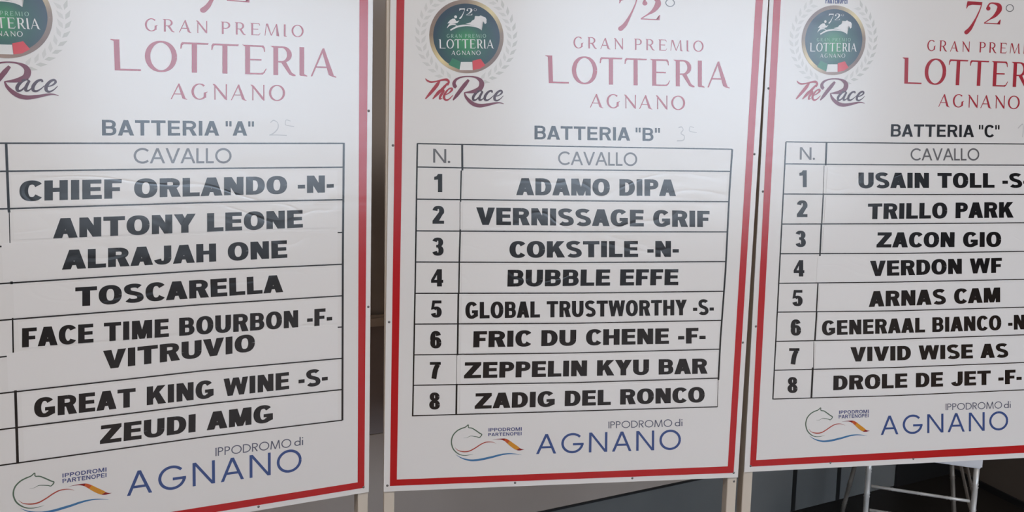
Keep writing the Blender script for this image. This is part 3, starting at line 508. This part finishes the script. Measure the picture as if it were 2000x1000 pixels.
def fit(polys, q):
    """map the unit ink box onto the quad TL TR BR BL"""
    (ax, ay), (bx, by), (cx, cy), (dx, dy) = [(q[2 * i], q[2 * i + 1]) for i in range(4)]
    o = []
    for p in polys:
        r = []
        for s, t in p:
            r.append((dx * (1 - s) * (1 - t) + cx * s * (1 - t) + bx * s * t + ax * (1 - s) * t, dy * (1 - s) * (1 - t) + cy * s * (1 - t) + by * s * t + ay * (1 - s) * t))
        o.append(r)
    return o
def unit(polys):
    xs = [x for p in polys for x, _ in p]; x0, x1 = min(xs), max(xs)
    return [[((x - x0) / (x1 - x0), y) for x, y in p] for p in polys]

INK = {'batt': 'black', 'cav': 'grey', 'ippo': 'slate', 'agn': 'blue', 'gran': 'redtext', 'lott': 'redtext', 'sagn': 'redtext', 'part': 'navy', 'navy': 'navy'}
LNAME = {'batt': 'heat_title', 'cav': 'column_heading', 'ippo': 'racecourse_lettering', 'agn': 'racecourse_lettering', 'gran': 'race_title', 'lott': 'race_title', 'sagn': 'race_title', 'part': 'club_lettering', 'navy': 'club_lettering'}

# ------------------------------------------------------------------ boards
EDGE = {  # outlines of sheet, red band outer and inner: left top/bottom x, right top/bottom x, bottom left/right y  (x at y = .34 and y = -.84)
    'A': dict(sl=(-.068, -.069, .8736, .8677, -.8545, -.8525), ro=(-.056, -.054, .8618, .8555, -.8405, -.8396), ri=(-.038, -.036, .8408, .8383, -.8222, -.8229)),
    'B': dict(sl=(-.0608, -.0701, .8735, .8644, -.8530, -.8625), ro=(-.0467, -.0551, .8592, .8513, -.8391, -.8493), ri=(-.0285, -.0381, .8400, .8335, -.8233, -.8304)),
    'C': dict(sl=(-.0709, -.0668, .8720, .8680, -.8555, -.8655), ro=(-.0600, -.0517, .8575, .8545, -.8415, -.8505), ri=(-.0409, -.0346, .8395, .8360, -.8246, -.8275)),
}
TOPY = {'sl': .520, 'ro': .506, 'ri': .487}
def outline(k, n):
    lt, lb, rt, rb, yl, yr = EDGE[k][n]; T = TOPY[n]
    X = lambda a, b, y: b + (a - b) * (y + .84) / 1.18
    return [(X(lt, lb, yl), yl), (X(rt, rb, yr), yr), (X(rt, rb, T), T), (X(lt, lb, T), T)]
EMBC = {'A': (.1130, .2470), 'B': (.1179, .2531), 'C': (.1097, .2514)}
RACE = {'A': (1, 0, 0, 1, .1148, .2466), 'B': (1, 0, 0, 1, .1179, .2531), 'C': (1.0227, .0051, -.0077, .9482, .1125, .2445)}
def aff(m, pts): return [(m[0] * x + m[2] * y + m[4], m[1] * x + m[3] * y + m[5]) for x, y in pts]

HIDDEN = {'A': {3: [(0, .172), (.770, .80)], 6: [(0, .178), (.775, .80)]}}
NOLEFT = {}
def poly_y(line, x):
    for (x0, y0), (x1, y1) in zip(line, line[1:]):
        if x <= x1: break
    return y0 + (y1 - y0) * (x - x0) / (x1 - x0)

SIZE = {'A': 1.0, 'B': 1.0, 'C': 1.032}   # the right board stands a little farther off
def build_board(k, label):
    d = D[k]; ox, oy, oz, yaw = d['pose']
    root = bpy.data.objects.new('notice_board', None); COL.objects.link(root)
    S = SIZE[k]
    root.location = (ox * S, oy * S, CAMZ * (1 - S)); root.scale = (S, S, S); root.rotation_euler = (0, 0, yaw); root.empty_display_size = .2
    root['label'] = label; root['category'] = 'sign'; root['group'] = 'race entry boards standing in a row'
    bm = bmesh.new(); prism_bm(bm, outline(k, 'sl'), 0.0, 0.004, oz)
    panel = mesh_obj('panel', bm, M['panel'], root)
    # red band
    o, i = outline(k, 'ro'), outline(k, 'ri')
    flat('red_border', [([[o[a], o[(a + 1) % 4], i[(a + 1) % 4], i[a]] for a in range(4)], M['red'])], panel, .0003, oz)
    # ruled table
    rows = [[tuple(p) for p in r] for r in d['rows']]
    for r in rows:
        if r[0][0] > .01: r.insert(0, (0.0, poly_y(r, 0.0)))
        if r[-1][0] < .79: r.append((.80, poly_y(r, .80)))
    polys = []
    lw = {'A': .0029, 'B': .0027, 'C': .0026}[k]
    for n, r in enumerate(rows):
        for s0, s1 in HIDDEN.get(k, {}).get(n, [(r[0][0], r[-1][0])]):
            xs = sorted({s0, s1} | {x for x, _ in r if s0 < x < s1})
            polys += strip([(x, poly_y(r, x)) for x in xs], lambda i, a, b: lw / 2)
    for pts, wd in d['verts']: polys += strip(pts, lambda i, a, b, q=wd: q / 2)
    if k == 'A': polys += strip([(0, rows[0][0][1]), (0, rows[-1][0][1])], lambda i, a, b: .0018)
    if k == 'C': polys += strip([(.80, rows[0][-1][1]), (.80, rows[-1][-1][1])], lambda i, a, b: .0018)
    flat('table_lines', [(polys, M['black'])], panel, .0004, oz)
    # printed lettering
    names = []
    bag = {}
    for st, tx, q in d['text']:
        if st in ('name', 'narrow', 'mid'): names.append((st, tx, q)); continue
        if st == 'pencil':
            g = {'2': brush([(.02, .85), (.35, 1.0), (.72, .85), (.62, .5), (.25, .15), (.0, .02)], [.07] * 6) + brush([(0, .02), (.4, .03), (1.0, 0)], [.06] * 3),
                 '3': brush([(.1, .95), (.6, 1.0), (.8, .8), (.45, .55), (.85, .35), (.7, .05), (.0, .0)], [.09] * 7), '1': brush([(.0, .7), (.7, 1.0), (.5, 0)], [.08] * 3)}[tx]
            x0, y0 = q[2], q[3]; s = .022
            a = brush([(x0 + .026, y0 - .001), (x0 + .016, y0 + .001), (x0 + .014, y0 - .008), (x0 + .018, y0 - .011), (x0 + .034, y0 - .013)], [.0016] * 5)
            bag.setdefault('pencil_note', []).append((fit(g, q) + a, M['pencil'])); continue
        for wd in typeset(tx, st): bag.setdefault(LNAME[st], []).append((fit(wd, q), M[INK[st]]))
    # the big 72 above the title
    L = next(q for st, tx, q in d['text'] if st == 'lott'); G = next(q for st, tx, q in d['text'] if st == 'gran')
    dg, ring = old_numerals(0)
    bx, by = {'A': (.4855, .2795), 'B': (.4875, .2825), 'C': (.4795, .2830)}[k]
    sx, sy = .1045, .0830
    place = lambda P: [[(bx + x * sx, by + y * sy - (x * sx) * .0) for x, y in p] for p in P]
    bag['race_title'].append((place(dg), M['redtext'])); bag['race_title'].append((place(ring), M['grey']))
    for n, g in bag.items():
        if n == 'club_lettering': continue
        for one in g: flat(n, [one], panel, .0004, oz)
    # row numbers
    if 'digits' in d: dq = d['digits']
    else:
        rb = D['B']['rows']
        dq = []
        for n, q in enumerate(D['B']['digits']):
            x = q[0]; dy = poly_y(rows[n + 1], x) - poly_y([tuple(p) for p in rb[n + 1]], x)
            dq.append([v + (dy if j % 2 else 0) for j, v in enumerate(q)])
    for n, q in enumerate(dq): flat('row_number', [(fit(unit(numeral(str(n + 1))), q), M['black'])], panel, .0004, oz)
    # glued name strips with their lettering
    vx = .1075
    for n, (st, tx, q) in enumerate(names):
        if tx.startswith('GREAT'): st = 'mid'
        t, b = rows[n + 1], rows[n + 2]
        xl, xr, ut, ub = vx + .008, .788, -.0075, .003
        if (k, n) in (('A', 2), ('A', 5)): xl, ut = vx - .015, .006
        if (k, n) == ('C', 3): xl = vx - .003
        if (k, n) == ('A', 3): xl = vx + .002
        if (k, n) in (('A', 1), ('A', 4)): ub = .012
        xs = [xl + (xr - xl) * a / 8 for a in range(9)]
        up = [(x, poly_y(t, x) + ut) for x in xs]; dn = [(x, poly_y(b, x) + ub) for x in xs]
        bm = bmesh.new(); prism_bm(bm, dn + up[::-1], -.0007, -.0001, oz)
        sp = mesh_obj('name_strip', bm, M['film'], root)
        sp['label'] = 'white glued strip reading ' + tx
        for wd in typeset(tx, st): flat('name_lettering', [(fit(wd, q), M['inkfilm'])], sp, .0009, oz)
    # round emblem
    cx, cy = EMBC[k]; rx, ry = .0882, .0848
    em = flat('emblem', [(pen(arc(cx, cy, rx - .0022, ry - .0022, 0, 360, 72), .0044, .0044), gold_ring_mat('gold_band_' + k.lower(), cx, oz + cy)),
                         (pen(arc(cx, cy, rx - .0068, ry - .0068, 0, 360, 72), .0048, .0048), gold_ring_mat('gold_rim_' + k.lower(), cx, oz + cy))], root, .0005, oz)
    em['label'] = 'gold ringed round race emblem'
    ir = .0790
    flat('disc', [([arc(cx, cy, ir + .0005, (ir + .0005) * ry / rx, 0, 360, 72)[:-1]], gradient_disc('emblem_disc_' + k.lower(), cx, oz + cy - .012, .078))], em, .00045, oz)
    E = D['emb']; off = lambda P: [(x + cx, y + cy) for x, y in P]; offq = lambda Q: [v for p in off(Q) for v in p]
    nd, nr = old_numerals(0)
    g72 = fit([[(x / 1.35, y) for x, y in p] for p in nd + nr], offq(E['t72']))
    flat('emblem_lettering', [(g72, M['white'])], em, .0007, oz)
    for tx, st, key, mn in (('LOTTERIA', 'lott', 'lott', 'white'), ('AGNANO', 'sagn', 'agn', 'white'), ('GRAN PREMIO', 'gran', 'gran', 'palegreen')):
        for wd in typeset(tx, st): flat('emblem_lettering', [(fit(wd, offq(E[key])), M[mn])], em, .0007, oz)
    hx, hy = off(E['head'])[0]
    wh = [.0006, .0022, .003, .0022, .0006]
    flat('horse_and_driver', [([off(E['horse'])] + [arc(hx, hy, .0034, .0034, 0, 360, 14)[:-1]] + [off(E['body'])] + brush(off(E['wheel']), wh) + brush(off(E['wheel2']), wh) + brush(off(E['arc']), [.003, .004, .004, .003, .0022, .0014, .0008]), M['white'])], em, .0007, oz)
    for key, mn in (('fg', 'flaggreen'), ('fw', 'white'), ('fr', 'flagred')): flat('flag_stripe', [([off(E[key])], M[mn])], em, .0006, oz)
    lv = []; lv2 = []
    for side in (0, 1):
        for n in range(13):
            a = math.radians(-66 + n * 10.0)
            for rr, tilt, mt in ((.1015, .62, lv), (.1165, -.55, lv2 if side else lv)):
                px, py = rr * math.cos(a), rr * math.sin(a) * .97
                ta = a + math.pi / 2 + tilt
                l, wd = .0110, .0042
                ux, uy = math.cos(ta), math.sin(ta)
                leaf = [(px - ux * l, py - uy * l), (px - uy * wd - ux * l * .2, py + ux * wd - uy * l * .2), (px + ux * l, py + uy * l), (px + uy * wd - ux * l * .2, py - ux * wd - uy * l * .2)]
                if side == 0: leaf = [(-x, y) for x, y in leaf]
                mt.append(off(leaf))
    for sd in (0, 1):
        flat('laurel_branch', [([p for p in l_ if (p[0][0] > cx) == bool(sd)], m_) for l_, m_ in ((lv, M['laurel']), (lv2, M['laureldark'])) if any((p[0][0] > cx) == bool(sd) for p in l_)], em, .0003, oz)
    # brush script under the emblem
    Z = D['race']; A = lambda n: aff(RACE[k], Z[n]); u = .00027
    W_ = lambda *v: [a * u for a in v]
    red = brush(A('T1'), W_(4, 14, 16, 12, 16, 22, 18, 6)) + brush(A('T2'), W_(10, 30, 30, 24, 8)) + brush(A('h1'), W_(10, 22, 24, 20, 8)) + brush(A('h2'), W_(6, 10, 14, 22, 22, 14, 5)) + brush(A('e1'), W_(5, 10, 18, 18, 12, 20, 22, 16, 10, 5))
    plum = brush(A('R1'), W_(20, 34, 34, 30, 8)) + brush(A('R2'), W_(26, 34, 30, 20, 12, 10, 14, 34, 46, 44, 34, 20, 6)) + brush(A('R3'), W_(8, 22, 32, 34, 32, 24, 16, 10, 4))
    dark = brush(A('a1'), W_(8, 14, 22, 24, 20, 12, 10, 8)) + brush(A('a2'), W_(16, 22, 20, 10, 4)) + brush(A('c1'), W_(14, 14, 18, 24, 22, 14, 8, 4)) + brush(A('e2'), W_(5, 10, 16, 16, 18, 24, 22, 14, 8, 4))
    flat('script_lettering', [(red, M['redtext']), (plum, M['plum']), (dark, M['darkplum'])], em, .0006, oz)
    # club logo at the foot
    F = D['foot']; A = lambda n: aff(D['footaff'][k], F[n])
    lt, lb = A('leaft'), A('leafb')
    T_, B_ = catmull(lt, 6), catmull(lb, 6); n = len(T_)
    seg = [[T_[i], T_[i + 1], B_[i + 1], B_[i]] for i in range(n - 1)]
    a_, b_, c_ = int(n * .30), int(n * .45), int(n * .80)
    logo = flat('club_logo', [(brush(A('horse'), [.0002, .0012, .0016, .0022, .0028, .003, .003, .003, .003, .003, .003, .0026, .0022, .0022, .0026, .0028, .0028, .0026, .0022, .0018, .0014, .001, .0006, .0003], 5), M['green_line']),
                             (brush(A('red'), [.0003, .0014, .0028, .003, .0028, .0028, .0025, .002, .0012, .0003]), M['red_line']),
                             (brush(A('blue'), [.0003, .0018, .0034, .0046, .0052, .0054, .0054, .005, .0046, .0036, .0026, .0014, .0004]), M['sky_line']),
                             (seg[:a_], M['maroon']), (seg[a_:b_], M['orange']), (seg[b_:c_], M['amber']), (seg[c_:], M['maroon'])], root, .0004, oz)
    logo['label'] = 'horse head and wave club logo'
    for one in bag['club_lettering']: flat('club_lettering', [one], logo, .0004, oz)
    # uprights behind the sheet and their feet
    s = outline(k, 'sl')
    for side in (0, 1):
        x0 = s[0][0] + .0005 if side == 0 else s[1][0] - .0265 - .0005
        x1 = x0 + .0265
        bm = bmesh.new(); box_bm(bm, (x0, .0042, CAMZ * (1 - 1 / S)), (x1, .034, oz + .515)); bmesh.ops.bevel(bm, geom=bm.edges[:], offset=.0015, segments=1, affect='EDGES')
        mesh_obj('leg', bm, M['frame'], root)
    for x, y in d['screws']:
        bm = bmesh.new()
        bmesh.ops.create_uvsphere(bm, u_segments=14, v_segments=8, radius=.0034, matrix=Matrix.Translation((x, .0006, oz + y)) @ Matrix.Diagonal((1, .45, 1, 1)))
        onleg = y < -.862
        if onleg: bmesh.ops.translate(bm, verts=bm.verts[:], vec=(0, .004, 0))
        mesh_obj('screw', bm, M['screw'], root, True)
    return root

# ------------------------------------------------------------------ setting
def struct(name, bm, mat, parent=None):
    o = mesh_obj(name, bm, mat, parent)
    if not parent: o['kind'] = 'structure'
    return o

YW = math.radians(30); WA = Vector((math.cos(YW), math.sin(YW), 0)); WN = Vector((math.sin(YW), -math.cos(YW), 0)); W0 = Vector((1.251, 4.039, 0))
YR = math.radians(-75); RA = Vector((math.cos(YR), math.sin(YR), 0)); RN = Vector((-math.sin(-YR), -math.cos(YR), 0)); RN = Vector((RA.y, -RA.x, 0)); R0 = Vector((2.267, 4.627, 0))
TC = 1.174
CEIL = 3.7
def wall_box(bm, O, A_, N_, s0, s1, z0, z1, d0, d1):
    """box on a wall: along s0..s1, height z0..z1, from d0 (behind) to d1 (into the room)"""
    c = [O + A_ * s + N_ * d + Vector((0, 0, z)) for z in (z0, z1) for s, d in ((s0, d0), (s1, d0), (s1, d1), (s0, d1))]
    v = [bm.verts.new(p) for p in c]
    for q in ((0, 3, 2, 1), (4, 5, 6, 7), (0, 1, 5, 4), (1, 2, 6, 5), (2, 3, 7, 6), (3, 0, 4, 7)): bm.faces.new([v[i] for i in q])

FACY = -4.0
def build_room():
    bm = bmesh.new(); box_bm(bm, (-11, FACY - .2, -.1), (11.2, 6.5, 0)); struct('floor', bm, M['floor'])
    bm = bmesh.new(); box_bm(bm, (-11, FACY - .2, CEIL), (11.2, 6.5, CEIL + .1)); struct('ceiling', bm, M['ceiling'])
    bm = bmesh.new(); wall_box(bm, W0, WA, WN, -12, TC + .15, 0, CEIL, -.15, 0); struct('wall_back', bm, M['wall'])
    bm = bmesh.new(); wall_box(bm, R0, RA, RN, .0, 2.2, 0, CEIL, -.15, 0); struct('wall_right', bm, M['brown_wall'])
    bm = bmesh.new(); wall_box(bm, W0, WA, WN, -12, TC, 0.0, .2435, .0005, .012)
    struct('baseboard_back', bm, M['skirting'])
    bm = bmesh.new()
    for s in (.045, .335): wall_box(bm, W0, WA, WN, s - .012, s + .012, 0.002, .242, .0125, .0145)  # dark upright strips stand in for blurred reflections on the skirting
    struct('reflection_strips', bm, M['black_trim_and_reflections'])
    bm = bmesh.new(); wall_box(bm, W0, WA, WN, -12, TC, .244, .252, .0005, .016); struct('trim_2', bm, M['black_trim_and_reflections'])
    bm = bmesh.new(); wall_box(bm, W0, WA, WN, -12, TC, .2525, .648, .0005, .010); struct('trim_3', bm, M['greyband'])
    bm = bmesh.new(); wall_box(bm, W0, WA, WN, -12, TC, .6485, 1.020, .0005, .006); struct('trim_4', bm, M['dado'])
    bm = bmesh.new(); wall_box(bm, W0, WA, WN, -12, TC, 1.0205, 1.058, .0005, .028); bmesh.ops.bevel(bm, geom=bm.edges[:], offset=.008, segments=2, affect='EDGES'); struct('trim_5', bm, M['rail'])
    bm = bmesh.new(); wall_box(bm, R0, RA, RN, .002, 2.2, 0, .03, .0005, .012); struct('baseboard_right', bm, M['black_trim_and_reflections'])
    # dark doorway beside the corner
    bm = bmesh.new(); wall_box(bm, W0, WA, WN, .735, TC - .01, .0, 2.05, .0165, .03); struct('door_1', bm, M['black_trim_and_reflections'])
    # far side of the hall behind the viewer: plain wall with one wide window
    wx0, wx1, wz0, wz1 = 2.6, 7.6, .72, 3.5
    bx0 = .45      # unseen second bay added for dimmer reflections, with a translucent blind
    bm = bmesh.new()
    for a, b in (((-11, 0), (bx0, CEIL)), ((wx0 - .12, 0), (wx0, CEIL)), ((bx0, 0), (wx0 - .12, wz0)), ((bx0, wz1), (wx0 - .12, CEIL)), ((wx1, 0), (11, CEIL)), ((wx0, 0), (wx1, wz0)), ((wx0, wz1), (wx1, CEIL))):
        box_bm(bm, (a[0], FACY - .2, a[1]), (b[0], FACY, b[1]))
    struct('wall_front', bm, M['hall_wall'])
    bm = bmesh.new(); box_bm(bm, (2.84, 2.52, 0), (11, 2.67, CEIL)); struct('wall_side', bm, M['hall_wall'])
    bm = bmesh.new(); box_bm(bm, (11, FACY - .2, 0), (11.2, 2.67, CEIL)); struct('wall_end', bm, M['hall_wall'])
    bm = bmesh.new()
    for a, b in (((wx0, wz0), (wx0 + .07, wz1)), ((wx1 - .07, wz0), (wx1, wz1)), ((wx0 + .07, wz0), (wx1 - .07, wz0 + .07)), ((wx0 + .07, wz1 - .07), (wx1 - .07, wz1)), ((4.24, wz0 + .07), (4.30, wz1 - .07)), ((5.80, wz0 + .07), (5.86, wz1 - .07))):
        box_bm(bm, (a[0], FACY - .14, a[1]), (b[0], FACY - .08, b[1]))
    struct('window_1', bm, M['rail'])
    bm = bmesh.new(); wall = [(bx0 + .01, wz0 + .01), (wx0 - .13, wz0 + .01), (wx0 - .13, wz1 - .01), (bx0 + .01, wz1 - .01)]
    prism_bm(bm, wall, FACY - .10, FACY - .0985); struct('reflection_blind', bm, M['added_blind'])
    bm = bmesh.new(); box_bm(bm, (-60, -70, -.25), (60, FACY - .02, -.12)); struct('ground', bm, M['paving'])

# ------------------------------------------------------------------ chair
def build_chair():
    root = bpy.data.objects.new('banquet_chair', None); COL.objects.link(root)
    FR = Vector((1.78285, 3.42169, 0)); dW = Vector((-.92521, .37945, 0)).normalized(); dD = Vector((math.sin(math.radians(14)), math.cos(math.radians(14)), 0))
    root.location = FR
    root['label'] = 'silver bamboo style banquet chair behind the right-hand board, legs showing below it'; root['category'] = 'chair'
    P = lambda a, b, z: dW * a + dD * b + Vector((0, 0, z))
    def rod(name, p0, p1, r, n, mat='chair'):
        bm = bmesh.new(); bamboo(bm, p0, p1, r, n); return mesh_obj(name, bm, M[mat], root, True)
    r = .0105
    rod('leg', P(0, 0, 0), P(0, 0, .447), r, 4); rod('leg', P(.38, 0, 0), P(.38, 0, .447), r, 4)
    rod('leg', P(-.035, .40, 0), P(.020, .37, .447), r * .9, 4, 'dark_brown'); rod('leg', P(.425, .41, 0), P(.355, .37, .447), r * .9, 4, 'dark_brown')
    for z in (.312, .213): rod('front_rung', P(.014, 0, z), P(.366, 0, z), .0062, 3)
    rod('side_brace', P(.004, .33, .425), P(.0, .02, .255), .006, 4, 'dark_brown')
    rod('side_brace', P(.004, .19, .435), P(.0, .012, .33), .006, 3, 'dark_brown')
    bm = bmesh.new()
    out = [P(-.016, -.016, 0), P(.396, -.016, 0), P(.376, .386, 0), P(.003, .386, 0)]
    lo = [bm.verts.new(p + Vector((0, 0, .4475))) for p in out]; hi = [bm.verts.new(p + Vector((0, 0, .4875))) for p in out]
    bm.faces.new(lo); bm.faces.new(hi[::-1])
    for i in range(4): bm.faces.new((lo[i], lo[(i + 1) % 4], hi[(i + 1) % 4], hi[i]))
    bmesh.ops.bevel(bm, geom=bm.edges[:], offset=.006, segments=3, affect='EDGES')
    mesh_obj('seat', bm, M['seat'], root)
    for a in (.02, .36):
        rod('back_post', P(a, .372, .488), P(a, .43, .92), .012, 4)
    for z, y in ((.91, .4285), (.86, .422), (.60, .387)): rod('back_rail', P(.034, y, z), P(.346, y, z), .009, 3)
    for k in range(5):
        a = .07 + k * .06; rod('spindle', P(a, .389, .610), P(a, .421, .851), .006, 2)
    return root

build_room()
build_board('A', 'left board cut by the left picture edge, titled BATTERIA "A", first name CHIEF ORLANDO')
build_board('B', 'middle red-bordered board titled BATTERIA "B", first name ADAMO DIPA')
build_board('C', 'right-hand red-bordered board titled BATTERIA "C", first name USAIN TOLL')
build_chair()
